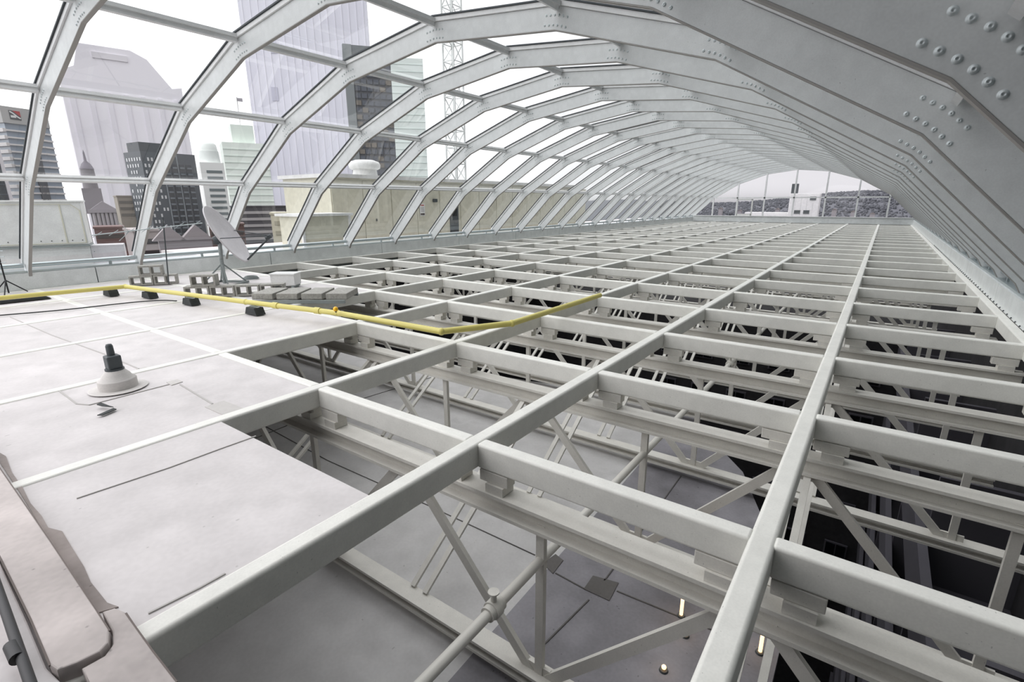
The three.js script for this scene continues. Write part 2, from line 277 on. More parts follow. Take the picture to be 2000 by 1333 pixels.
// ---------------------------------------------------------------- decks standing in for the mirrored roof, and the dark hall below
const DY = -0.006 * U, OY = 0.001;                              // level of the membrane between the beams
{
  const deck = thing('floor', 'white membrane roof deck set between the near left beams in place of its reflection', 'roof deck', V(0, 0, 0), 0, null, 'structure');
  add(deck, 'membrane', slab([[-7.02, -1.5], [-1.03, -1.5], [-1.03, -0.48], [-1.97, -0.48], [-1.97, -0.03], [-3.03, -0.03], [-3.03, 0.98], [-4.03, 0.98], [-4.03, 1.98], [-7.02, 1.98]], DY - 0.09, DY), M.membrane);
  const line = (pts, w, m = M.seam, name = 'seam', h = 0.006) => { for (let k = 0; k + 1 < pts.length; k++) { const a = onY(...pts[k], DY), b = onY(...pts[k + 1], DY); a.y = b.y = DY + h / 2; add(deck, name, bar(a, b, w, h), m); } };
  line([[20, 620], [100, 655], [205, 693], [272, 722]], 0.012); line([[115, 764], [150, 790], [175, 792], [330, 752]], 0.012); line([[352, 752], [415, 790]], 0.014); 
  line([[150, 975], [330, 915], [430, 878], [500, 853]], 0.009); line([[290, 1200], [390, 1150], [440, 1122]], 0.009);
  const patch = (c, m = M.patch) => { const p = c.map(([x, y]) => onY(x, y, DY)); const g = extr(p.map((q) => [q.x, -q.z]), 0.006); g.rotateX(-Math.PI / 2).translate(0, DY, 0); add(deck, 'patch', uvBox(g), m); };
  patch([[400, 796], [437, 784], [478, 800], [440, 814]]); patch([[325, 748], [347, 742], [357, 747], [335, 754]]); patch([[266, 722], [285, 718], [293, 721], [273, 726]]);
  patch([[180, 768], [275, 752], [270, 744], [225, 733], [185, 752]], M.membrane);
  // torn strip of old grey membrane beside the kerb
  patch([[0, 886], [12, 893], [24, 925], [45, 955], [60, 985], [82, 1010], [95, 1033], [122, 1040], [140, 1070], [165, 1110], [178, 1140], [210, 1180], [232, 1188], [190, 1200], [150, 1140], [95, 1055], [40, 965], [0, 905]], M.dirt);
  const lower = thing('floor', 'grey service deck added below the near trusses in place of the mirrored roof', 'service deck', V(0, 0, 0), 0, null, 'structure');
  const LY = -1.03 * U;
  add(lower, 'bright_sheet', slab([[-7.2, -1.7], [-1.0, -1.7], [-1.1, 3.25], [-1.57, 3.2], [-2.6, 3.05], [-3.85, 2.8], [-7.2, 2.5]], LY - 0.15, LY), M.sheet);
  add(lower, 'faded_sheet', slab([[-1.0, -1.7], [0.06, -1.7], [0.05, 0.8], [-0.12, 1.6], [-0.42, 2.3], [-0.9, 2.9], [-1.1, 3.25]], LY - 0.15, LY), M.lower);  // fading of the mirrored roof put into two sheet colours, darker on the right
  const lp = (c, m) => { const p = c.map(([x, y]) => onY(x, y, LY)), g = extr(p.map((q) => [q.x, -q.z]), 0.008); g.rotateX(-Math.PI / 2).translate(0, LY, 0); add(lower, 'patch', uvBox(g), m); };
  lp([[1060, 1102], [1085, 1084], [1100, 1096], [1080, 1122]], M.darkpatch); lp([[1140, 1152], [1158, 1126], [1208, 1140], [1190, 1175]], M.darkpatch);
  const ll = (pts, w) => { for (let k = 0; k + 1 < pts.length; k++) { const a = onY(...pts[k], LY + 0.004), b = onY(...pts[k + 1], LY + 0.004); add(lower, 'seam', bar(a, b, w, 0.008), M.darkpatch); } };
  ll([[516, 832], [640, 900], [830, 985], [1045, 1085]], 0.01); ll([[470, 868], [640, 800], [900, 720]], 0.01); ll([[1085, 1120], [1140, 1150]], 0.012); ll([[1205, 1155], [1400, 1235]], 0.012); ll([[1180, 1135], [1225, 1075], [1330, 930]], 0.012); ll([[1150, 1172], [1060, 1262]], 0.012);
  // hall below
  const W = (name, label, geo) => solo(name, geo, M.atrium, label, 'wall', V(0, 0, 0), null, 'structure');
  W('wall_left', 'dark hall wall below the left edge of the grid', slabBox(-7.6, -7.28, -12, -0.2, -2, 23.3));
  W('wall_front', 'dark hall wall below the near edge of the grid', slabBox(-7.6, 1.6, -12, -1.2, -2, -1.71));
  solo('upstand', slabBox(-7.28, 0.2, -1.19, -0.06, -1.8, -1.6), M.sheet, 'white upstand added below the near edge to brighten the service deck', 'wall', V(0, 0, 0), null, 'structure');  // added out of view, bounces light onto the deck under the trusses
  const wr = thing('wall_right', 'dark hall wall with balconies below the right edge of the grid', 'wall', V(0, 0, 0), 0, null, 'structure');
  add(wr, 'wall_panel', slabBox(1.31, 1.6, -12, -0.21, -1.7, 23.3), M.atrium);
  for (let k = 0; k < 7; k++) {
    const y = -2.0 - k * 1.25;
    add(wr, 'balcony_slab', slabBox(0.72, 1.31, y - 0.08, y, -1.7, 9.8), M.atriumTrim); add(wr, 'balcony_front', slabBox(0.70, 0.76, y, y + 0.42, -1.7, 9.8), M.atriumTrim);
    for (let n = 0; n < 6; n++) add(wr, 'balcony_divider', slabBox(0.765, 1.31, y, y + 0.9, -0.6 + n * 1.9, -0.55 + n * 1.9), M.atriumTrim);
  }
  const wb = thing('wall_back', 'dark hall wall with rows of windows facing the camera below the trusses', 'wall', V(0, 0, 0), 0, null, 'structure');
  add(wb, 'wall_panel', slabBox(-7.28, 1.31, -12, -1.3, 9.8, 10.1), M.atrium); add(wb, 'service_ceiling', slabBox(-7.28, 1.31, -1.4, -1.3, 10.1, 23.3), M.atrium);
  for (let r = 0; r < 6; r++) for (let c = 0; c < 6; c++) {
    const x = 0.35 - c * 0.75, y = -2.3 - r * 0.95, f = add(wb, 'window', slabBox(x - 0.2, x + 0.2, y - 0.17, y + 0.17, 9.77, 9.8), M.atriumTrim); add(f, 'pane', slabBox(x - 0.17, x - 0.01, y - 0.14, y + 0.14, 9.755, 9.77), M.darkglass); add(f, 'pane', slabBox(x + 0.01, x + 0.17, y - 0.14, y + 0.14, 9.755, 9.77), M.darkglass);
  }
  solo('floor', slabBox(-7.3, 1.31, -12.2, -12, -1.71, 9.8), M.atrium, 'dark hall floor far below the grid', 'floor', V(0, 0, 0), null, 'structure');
  // kerb of the near opening, bottom left corner of the view
  const cap = thing('trim_3', 'beige capped kerb with rust streak in the bottom left corner', 'kerb', V(0, 0, 0), 0, null, 'structure');
  const cy = 0.012 * U;
  const poly = (c, y0, y1, m, name) => { const p = c.map(([x, y]) => onY(x, y, y1)), g = extr(p.map((q) => [q.x, -q.z]), y1 - y0, 0.006); g.rotateX(-Math.PI / 2).translate(0, y0, 0); return add(cap, name, uvBox(g), m); };
  poly([[-260, 640], [-60, 830], [0, 915], [100, 1060], [190, 1195], [214, 1232], [212, 1258], [195, 1276], [150, 1298], [112, 1312], [98, 1302], [60, 1212], [0, 1090], [-90, 910], [-300, 660]], DY, cy + 0.03, M.cap, 'cap_panel');
  poly([[160, 1309], [205, 1284], [221, 1262], [220, 1236], [200, 1198], [225, 1190], [245, 1198], [262, 1222], [300, 1275], [345, 1333], [372, 1368], [188, 1368]], DY, cy + 0.012, M.cap, 'cap_panel');
  const edge = (pts, y) => { for (let k = 0; k + 1 < pts.length; k++) add(cap, 'dark_edge_line', bar(onY(...pts[k], y), onY(...pts[k + 1], y), 0.007, 0.006), M.edgeDark); };  // thin dark lines drawn along the cap edges
  edge([[-40, 858], [0, 916], [100, 1062], [190, 1197], [214, 1234]], cy + 0.032); edge([[-60, 972], [0, 1089], [60, 1211], [98, 1301]], cy + 0.032); edge([[246, 1199], [262, 1223], [300, 1276], [345, 1334]], cy + 0.014); edge([[168, 1312], [190, 1366]], cy + 0.014);
  poly([[-120, 870], [-3, 1095], [55, 1220], [92, 1308], [150, 1366], [60, 1366], [-6, 1190], [-140, 900]], DY, cy, M.membrane, 'upstand');
  { const p = [[2, 1035], [30, 1075], [55, 1130], [80, 1180], [100, 1225], [112, 1226], [88, 1170], [60, 1110], [36, 1066]], q = p.map(([x, y]) => onY(x, y, cy + 0.031)), g = extr(q.map((v) => [v.x, -v.z]), 0.002); g.rotateX(-Math.PI / 2).translate(0, cy + 0.0302, 0); add(cap, 'rust_streak', uvBox(g), M.rust); }
  const br = thing('window_bar', 'black metal window bar with collar in the bottom left corner', 'bar', onY(20, 1240, cy + 0.04));
  const o = br.position, q = (x, y) => onY(x, y, cy + 0.06).sub(o);
  add(br, 'bar', rod(q(-25, 1090), q(75, 1380), 0.016, 14), M.black); add(br, 'collar', rod(q(22, 1262), q(34, 1288), 0.022, 14), M.black);
}
// small warm lamps standing on the service deck
{
  const glow = new THREE.MeshStandardMaterial({ color: '#ffdcae', emissive: new THREE.Color().setRGB(1.0, 0.6, 0.28), emissiveIntensity: 1.3, roughness: 0.5 });
  const put = (px, py, h, label) => {
    const p = onY(px, py + h * 14, -1.03 * U), t = thing('tube_lamp', label, 'lamp', p);
    add(t, 'base', cyl(0.03, 0.035, 0.015, 0, 0.008, 0), M.dgrey);
    add(t, 'light_tube', h > 0.5 ? cyl(0.014, 0.014, 0.15, 0, 0.092, 0) : new THREE.SphereGeometry(0.018, 14, 10).translate(0, 0.034, 0), glow);
    const l = new THREE.PointLight(new THREE.Color(1, 0.7, 0.4), 0.006); l.position.set(0, 0.2, 0); l.castShadow = true; t.add(l);
  };
  put(1330, 1190, 1, 'slim lit tube lamp in the near right grid opening'); put(1484, 1262, 1, 'slim lit tube lamp right of the long beam');
  put(1338, 1240, 0.2, 'tiny warm lamp below the slim lit tube'); put(1296, 1308, 0.2, 'tiny warm lamp nearest the bottom edge'); 
}

// ---------------------------------------------------------------- things on the deck
{
  const p = onY(232, 757, OY), k = 1.0, t = thing('vent_pipe', 'grey vent pipe on a white cone boot on the deck', 'vent', p);
  add(t, 'flange', lathe([[0.0001, 0.004], [0.2, 0.006], [0.215, 0.0]], 36), M.boot);
  add(t, 'boot', lathe([[0.142, 0.0], [0.142, 0.075], [0.134, 0.086], [0.118, 0.094], [0.1, 0.125], [0.078, 0.15], [0.066, 0.17], [0.0001, 0.17]], 36), M.boot);
  add(t, 'collar_box', rbox(0.105, 0.12, 0.105, 0.012, 0, 0.235, 0), M.dgrey); add(t, 'clamp', cyl(0.07, 0.07, 0.016, 0, 0.172, 0), M.dgrey);
  const s = add(t, 'stack', lathe([[0.029, 0.295], [0.027, 0.375], [0.02, 0.392], [0.0001, 0.396]], 20), M.dgrey); s.rotation.z = 0.04;
}
{
  const p = onY(205, 803, OY), t = thing('rubber_scrap', 'curled black rubber scrap lying on the white deck', 'scrap', p);
  const a = (x, y) => onY(x, y, OY).sub(p);
  const strip = (c, lift) => { const g = extr(c.map(([x, y]) => { const q = a(x, y); return [q.x, -q.z]; }), 0.006); g.rotateX(-Math.PI / 2).translate(0, lift, 0); return uvBox(g); };
  add(t, 'strip', strip([[190, 813], [222, 799], [228, 801], [200, 813]], 0.002), M.rubber); add(t, 'curl', strip([[190, 796], [198, 792], [216, 799], [223, 801], [200, 799]], 0.02), M.rubber);
}
{ // yellow gas pipe
  const PY = 0.158, pts = [[-60, 588], [245, 560], [480, 590], [660, 612], [862, 648], [1000, 632], [1172, 577]].map(([x, y]) => onY(x, y, PY));
  const t = thing('gas_pipe', 'yellow gas pipe running across the deck and over the grid', 'pipe', V(pts[3].x, 0, pts[3].z)), o = t.position;
  const r = 0.036, L = pts.map((q) => q.clone().sub(o));
  for (let k = 0; k + 1 < L.length; k++) add(t, 'pipe_run', rod(L[k], L[k + 1], r, 18), M.yellow);
  for (let k = 1; k + 1 < L.length; k++) add(t, 'elbow', new THREE.SphereGeometry(r * 1.22, 18, 12).translate(L[k].x, L[k].y, L[k].z), M.yellow);
  for (const k of [0.35, 0.8]) { const c = L[2].clone().lerp(L[3], k), d = L[3].clone().sub(L[2]).normalize(); add(t, 'coupling', rod(c.clone().addScaledVector(d, -0.05), c.clone().addScaledVector(d, 0.05), r * 1.25, 18), M.yellow); }
  const v = thing('yellow_valve_cap', 'bright yellow round cap on top of the gas pipe', 'valve', onY(656, 610, PY + 0.04));
  add(v, 'stem', cyl(0.012, 0.012, 0.03, 0, 0.012, 0), M.dgrey); add(v, 'cap', new THREE.SphereGeometry(0.032, 16, 12).translate(0, 0.04, 0), mat('#ffc21a', 0.4));
  const supG = extr([[-0.15, 0], [0.15, 0], [0.1, 0.105], [-0.1, 0.105]], 0.13, 0.008).translate(0, 0, -0.065);
  const where = ['near the pipe bend at the left', 'second along the gas pipe right of the bend', 'third along the gas pipe below the concrete blocks', 'rightmost on the white deck under the gas pipe'];
  [[214, 566], [290, 570], [371, 582], [496, 599]].forEach(([x, y], n) => {
    const q = onY(x, y - 6, PY), s = thing('pipe_support', 'dark rubber pipe support, ' + where[n], 'pipe support', V(q.x, OY, q.z), 0.05, 'rubber pipe supports');
    add(s, 'block', supG, M.rubber); add(s, 'strut', box(0.2, 0.012, 0.04, 0, 0.111, 0), M.alu);
  });
  const f = thing('pipe_support', 'long flat dark rubber pad under the gas pipe at the left edge', 'pipe support', onY(45, 588, OY), 0.1);
  add(f, 'block', extr([[-0.35, 0], [0.35, 0], [0.28, 0.05], [-0.28, 0.05]], 0.16, 0.006).translate(0, 0, -0.08).rotateY(1.4), M.rubber);
}
{
  const c = [[-20, 618], [120, 606], [270, 590], [318, 587], [345, 588]].map(([x, y]) => onY(x, y, OY + 0.012));
  solo('cable', new THREE.TubeGeometry(new THREE.CatmullRomCurve3(c), 40, 0.009, 8), M.rubber, 'thin dark cable lying on the deck in front of the yellow pipe', 'cable');
}
// concrete blocks with two cores
const blockG = (() => { const w = 0.39, h = 0.19, c = 0.03; return extr([[-w / 2, 0], [w / 2, 0], [w / 2, h], [-w / 2, h]], 0.19, 0.003, [[[-w / 2 + c, c], [-0.015, c], [-0.015, h - c], [-w / 2 + c, h - c]], [[0.015, c], [w / 2 - c, c], [w / 2 - c, h - c], [0.015, h - c]]]).translate(0, 0, -0.095); })();
const yaw = 0.62;
function row(px, py, n, turn, labels, level = 0, shift = 0) { const q = onY(px, py, OY); for (let k = 0; k < n; k++) { const d = (k + shift) * 0.4, m = solo('concrete_block', blockG, M.concrete, labels[k], 'block', V(q.x + Math.cos(turn) * d, OY + level * 0.192, q.z - Math.sin(turn) * d), 'hollow concrete blocks'); m.rotation.y = turn; } }
row(280, 557, 2, yaw + 0.4, ['hollow concrete block, lower left of the small stack right of the white housing', 'hollow concrete block, lower right of the small stack right of the white housing']);
row(280, 557, 1, yaw + 0.4, ['hollow concrete block on top of the small stack right of the white housing'], 1, 0.45);
row(390, 580, 4, yaw + 0.2, ['hollow concrete block, leftmost of the row in front of the dish', 'hollow concrete block, second of the row in front of the dish', 'hollow concrete block, third of the row in front of the dish', 'hollow concrete block, rightmost of the row in front of the dish']);
row(390, 580, 1, yaw + 0.2, ['hollow concrete block on top of the row in front of the dish'], 1, 0.3);
row(-34, 588, 1, yaw + 0.6, ['hollow concrete block at the left edge of the view']);
// satellite dish
{
  const base = onY(440, 556, OY), t = thing('satellite_dish', 'pale satellite dish on a braced stand beside concrete blocks', 'satellite dish', base);
  const ctr = onX(437, 462, base.x + 0.02).sub(base), v = ray(437, 462).normalize(), side = v.clone().cross(up).normalize(), lift = side.clone().cross(v), n = side.clone().multiplyScalar(0.76).addScaledVector(lift, 0.58).addScaledVector(v, -0.28).normalize();
  const rad = 0.6, pts = []; for (let k = 0; k <= 12; k++) { const q = k / 12 * rad; pts.push([Math.max(q, 0.0001), q * q * 0.24]); } pts.push([rad + 0.012, rad * rad * 0.24 + 0.004], [rad + 0.012, rad * rad * 0.24 - 0.02]); for (let k = 12; k >= 0; k--) { const q = k / 12 * rad; pts.push([Math.max(q, 0.0001), q * q * 0.24 - 0.022]); }
  const g = lathe(pts, 44).applyQuaternion(new THREE.Quaternion().setFromUnitVectors(V(0, 1, 0), n)).translate(ctr.x, ctr.y, ctr.z);
  add(t, 'reflector', g, M.dish);
  const dn = lift.clone().multiplyScalar(0.8).addScaledVector(side, -0.6).negate(), d0 = 0; dn.addScaledVector(n, -dn.dot(n)).normalize(); const edge = ctr.clone().addScaledVector(dn, rad * 0.98).addScaledVector(n, 0.06), feed = ctr.clone().addScaledVector(n, 0.74).addScaledVector(dn, 0.42);
  add(t, 'feed_arm', rod(edge, feed, 0.018, 10), M.dgrey); add(t, 'feed_horn', rod(feed, feed.clone().addScaledVector(n, -0.12), 0.04, 14), M.dgrey);
  const sd = n.clone().cross(dn).normalize(); for (const s of [-1, 1]) add(t, 'feed_strut', rod(ctr.clone().addScaledVector(sd, s * rad * 0.9).addScaledVector(n, 0.08), feed, 0.008, 8), M.dgrey);
  const back = ctr.clone().addScaledVector(n, -0.06); add(t, 'bracket', rod(ctr.clone().addScaledVector(n, -0.02), ctr.clone().addScaledVector(n, -0.18), 0.09, 16), M.dgrey);
  const top = V(0, 0.5, 0); add(t, 'mast', rod(V(0, 0.02, 0), top, 0.035, 14), M.grey); add(t, 'elbow', rod(top, ctr.clone().addScaledVector(n, -0.1), 0.035, 12), M.grey);
  for (const a of [0.3, 1.9, 3.4, 5.0]) add(t, 'stand_leg', bar(V(Math.cos(a) * 0.4, 0.015, Math.sin(a) * 0.4), V(0, 0.42, 0), 0.025, 0.025), M.grey);
  for (const [a, b] of [[0.3, 1.9], [1.9, 3.4], [3.4, 5.0], [5.0, 0.3]]) add(t, 'base_angle', bar(V(Math.cos(a) * 0.42, 0.02, Math.sin(a) * 0.42), V(Math.cos(b) * 0.42, 0.02, Math.sin(b) * 0.42), 0.04, 0.04), M.grey);
  const co = thing('cable_coil', 'coil of grey cable lying beside the dish stand', 'cable', onY(490, 545, OY));
  for (let k = 0; k < 3; k++) add(co, 'loop', new THREE.TorusGeometry(0.15 - k * 0.02, 0.012, 8, 28).rotateX(Math.PI / 2).translate(0.01 * k, 0.013 + k * 0.02, 0), M.grey);
}
// flat frame and boxes right of the dish
{
  const p = onY(600, 585, OY), t = thing('ballast_tray', 'grey ballast tray of flat slabs on the deck right of the dish', 'tray', p, 0.62);
  for (const z of [-0.35, 0.35]) add(t, 'side_rail', box(1.5, 0.05, 0.05, 0, 0.025, z), M.grey);
  for (const x of [-0.6, -0.2, 0.2, 0.6]) add(t, 'ballast_slab', rbox(0.34, 0.1, 0.6, 0.01, x, 0.1, 0), M.concrete);
  const b = thing('equipment_box', 'small white equipment box on the deck between dish and cream building', 'box', onY(560, 560, OY), 0.62);
  add(b, 'case', rbox(0.46, 0.2, 0.3, 0.012, 0, 0.14, 0), M.white); add(b, 'lid', rbox(0.49, 0.03, 0.33, 0.008, 0, 0.255, 0), M.white); for (const x of [-0.18, 0.18]) add(b, 'foot', box(0.05, 0.04, 0.3, x, 0.02, 0), M.grey);
}
// white fan housing at the left
{
  const p = onX(102, 560, -8.05 * U); p.y = -0.124 * U; const t = thing('fan_housing', 'tall off-white sheet metal fan housing outside the glass at the left edge', 'housing', p, 1.2);
  t.scale.setScalar(1.14); const H1 = 0.79, H2 = 0.79, W1 = 1.52, zf = 0.295;
  add(t, 'lower_case', rbox(1.36, H1, 0.46, 0.012, 0.05, H1 / 2, 0), M.white);
  const up1 = add(t, 'upper_case', rbox(W1, H2, 0.56, 0.02, -0.03, H1 + H2 / 2 + 0.012, 0.01), M.white);
  for (const [a, b] of [[[-0.76, H1 + 0.05], [0.7, H1 + 0.05]], [[0.7, H1 + 0.05], [0.7, H1 + H2 - 0.14]], [[0.7, H1 + H2 - 0.14], [0.58, H1 + H2 - 0.03]], [[0.58, H1 + H2 - 0.03], [-0.76, H1 + H2 - 0.03]], [[0.42, H1 + 0.05], [0.42, H1 + H2 - 0.03]]]) add(up1, 'edge_strip', bar(V(a[0], a[1], zf), V(b[0], b[1], zf), 0.02, 0.012), M.cream);
  for (let k = 0; k < 10; k++) add(up1, 'rivet', new THREE.SphereGeometry(0.01, 8, 6), M.dgrey, V(-0.7 + k * 0.15, H1 + 0.1, 0.292));
  add(t, 'skirt', rbox(W1 + 0.03, 0.03, 0.6, 0.008, -0.03, H1 - 0.005, 0.01), M.grey);
  add(t, 'roof_cap', rbox(W1 + 0.04, 0.035, 0.6, 0.01, -0.03, H1 + H2 + 0.025, 0.01), M.white);
  const sb = add(t, 'side_duct', rbox(0.52, 0.62, 0.4, 0.012, 0.99, 0.47, 0.02), M.dish); for (let k = 0; k < 4; k++) add(sb, 'rivet', new THREE.SphereGeometry(0.008, 8, 6), M.dgrey, V(0.78, 0.24 + k * 0.14, 0.222));
  add(t, 'duct_foot', box(0.4, 0.16, 0.3, 0.99, 0.08, 0.02), M.dgrey);
  const m = thing('antenna_mast', 'thin black antenna mast on a tripod at the left edge', 'antenna', onY(18, 575, OY));
  add(m, 'mast', rod(V(0, 0.02, 0), V(-0.02, 0.95, 0), 0.012, 10), M.black); for (let a = 0; a < 3; a++) add(m, 'tripod_leg', rod(V(0.26 * Math.cos(a * 2.09 + 0.4), 0.012, 0.26 * Math.sin(a * 2.09 + 0.4)), V(0, 0.25, 0), 0.01, 8), M.black);
  for (let k = 0; k < 4; k++) add(m, 'element', rod(V(-0.14, 0.55 + k * 0.1, 0.05), V(0.12, 0.57 + k * 0.1, -0.05), 0.006, 6), M.alu);
  // two beam antennas on one boom
  const bo = onY(330, 556, OY), y = thing('beam_antenna', 'aluminium beam antenna with short elements above the small block stack', 'antenna', bo);
  const H = (px, py) => onX(px, py, bo.x + 0.1).sub(bo);
  add(y, 'mast', rod(V(0, 0.01, 0), H(318, 425), 0.012, 8), M.dgrey); add(y, 'boom', rod(H(178, 460), H(395, 436), 0.009, 8), M.alu);
  for (let k = 0; k < 7; k++) { const a = 190 + k * 32, b = 459 - k * 3.5; add(y, 'element', rod(H(a - 9, b + 5), H(a + 9, b - 6), 0.005, 6), M.alu); }
  for (const s of [1, -1]) add(y, 'boom_brace', rod(H(252, 453), H(233, 453 + s * 18), 0.005, 6), M.alu);
}

// ---------------------------------------------------------------- outside: terrace, cream penthouse, end equipment
{
  solo('roof_terrace', slabBox(-12.5, -7.62, -0.6, -0.12, 3.2, 30), M.membrane, 'light roof terrace outside the left side of the vault', 'terrace', V(0, 0, 0), null, 'structure');
  const X = -9.6 * U, a = onX(655, 470, X), b = onX(1010, 440, X), top = onX(800, 352, X).y;
  const t = thing('penthouse', 'cream panelled plant room outside the left side of the vault', 'building', V(X, -0.12 * U, a.z)), L = a.z - b.z + 8, H = top + 0.12 * U;
  add(t, 'wall', box(3.2, H, L, -1.62, H / 2, -L / 2), M.cream);
  for (let k = 0; k * 1.5 < L - 1; k++) add(t, 'panel', rbox(0.035, H - 0.16, 1.46, 0.008, 0.0, H / 2 - 0.03, -0.76 - k * 1.5), M.cream);
  add(t, 'parapet_cap', box(3.5, 0.14, L + 0.3, -1.6, H + 0.05, -L / 2), M.white);
  const pos = (px, py) => onX(px, py, X + 0.04).sub(t.position);
  const s = pos(825, 410); const sg = add(t, 'notice', box(0.01, 0.56, 0.32, s.x, s.y, s.z), M.white, null); add(sg, 'notice_band', box(0.012, 0.09, 0.26, s.x + 0.003, s.y - 0.2, s.z), mat('#57504e', 0.7)); add(sg, 'notice_band', box(0.012, 0.05, 0.2, s.x + 0.003, s.y + 0.2, s.z), mat('#b05a50', 0.7));
  for (let k = 0; k < 3; k++) add(sg, 'notice_band', box(0.012, 0.02, 0.22, s.x + 0.003, s.y + 0.08 - k * 0.07, s.z), mat('#8a8684', 0.7));
  const l = pos(848, 392); add(t, 'wall_light', rbox(0.16, 0.16, 0.2, 0.03, l.x + 0.06, l.y, l.z), M.dgrey);
  const d0 = pos(887, 420); const dr = add(t, 'door', box(0.03, 1.5, 0.62, d0.x, d0.y - 0.1, d0.z), M.dgrey); add(dr, 'door_glass', box(0.02, 0.5, 0.4, d0.x + 0.012, d0.y + 0.2, d0.z), M.darkglass);
  const hd = pos(736, 430); add(t, 'latch', box(0.04, 0.1, 0.05, hd.x, hd.y, hd.z), M.dgrey);
  const vx = onX(714, 350, X - 1.4).sub(t.position), v = thing('mushroom_vent', 'white mushroom roof vent on the cream plant room', 'vent', V(vx.x + t.position.x, top + 0.125, vx.z + t.position.z));
  add(v, 'neck', cyl(0.5, 0.55, 0.3, 0, 0.15, 0, 28), M.white); add(v, 'hood', lathe([[0.0001, 0.72], [0.4, 0.7], [0.62, 0.62], [0.68, 0.5], [0.66, 0.36], [0.55, 0.3], [0.0001, 0.3]], 32), M.white);
  const sh = onX(620, 470, X + 2.2), h = thing('cream_shed', 'low cream shed with white frame outside the vault left of the plant room', 'shed', V(sh.x, -0.12 * U, sh.z));
  add(h, 'wall', box(1.2, 1.35, 1.8, 0, 0.68, 0), M.cream); add(h, 'roof', box(1.4, 0.08, 2.0, 0, 1.4, 0), M.white); for (const z of [-0.88, 0.88]) add(h, 'frame', box(0.08, 1.36, 0.08, 0.62, 0.68, z), M.white);
  solo('shed_terrace', slabBox(-8.9, -7.32, -0.6, -0.125, -2, 3.19), M.membrane, 'strip of light terrace under the fan housing and the cream shed', 'terrace', V(0, 0, 0), null, 'structure');
  // beyond the far end wall
  const E = thing('roof_plant', 'white boxy plant unit with louvres beyond the far end wall', 'plant unit', (() => { const q = far(1568, 424, 72); return V(q.x, -1.05 * U, q.z); })(), 0.05);
  const e0 = far(1568, 424, 72).y - E.position.y - 0.2; add(E, 'plinth', box(3.0, e0, 2.4, 0, e0 / 2, 0), M.grey); add(E, 'case', rbox(3.15, 2.85, 2.6, 0.04, 0, e0 + 1.5, 0), M.white); for (let k = 0; k < 5; k++) add(E, 'panel', box(0.57, 2.6, 0.04, -1.22 + k * 0.61, e0 + 1.45, 1.31), M.white);
  for (const [x, y] of [[-0.6, 0.8], [0.35, 0.8], [0.85, 2.35]]) { const lv = add(E, 'louvre', box(0.62, 0.42, 0.05, x, y + e0, 1.35), M.dgrey); for (let k = 0; k < 3; k++) add(lv, 'slat', box(0.58, 0.03, 0.05, x, y + e0 - 0.15 + k * 0.15, 1.39), M.grey); }
  add(E, 'flue', box(0.7, 1.2, 0.7, -1.25, e0 + 3.45, 0), M.dgrey);
  const Q = far(1500, 424, 75); const rd = thing('low_roof_duct', 'long low white duct beyond the far end wall', 'duct', V(Q.x, -1.05 * U, Q.z)); const r0 = Q.y + 1.05 * U; add(rd, 'duct', rbox(6.5, 0.5, 1.2, 0.08, 0.5, r0 + 0.35, 0), M.white); for (const x of [-1.8, 0.8, 3]) add(rd, 'duct_leg', box(0.2, r0 + 0.1, 0.2, x, (r0 + 0.1) / 2, 0), M.grey);
  solo('roof_terrace', slabBox(-12, 8, -1.8, -1.05, 23.4, 62), M.lower, 'grey flat roof beyond the far end wall', 'terrace', V(0, 0, 0), null, 'structure');
}

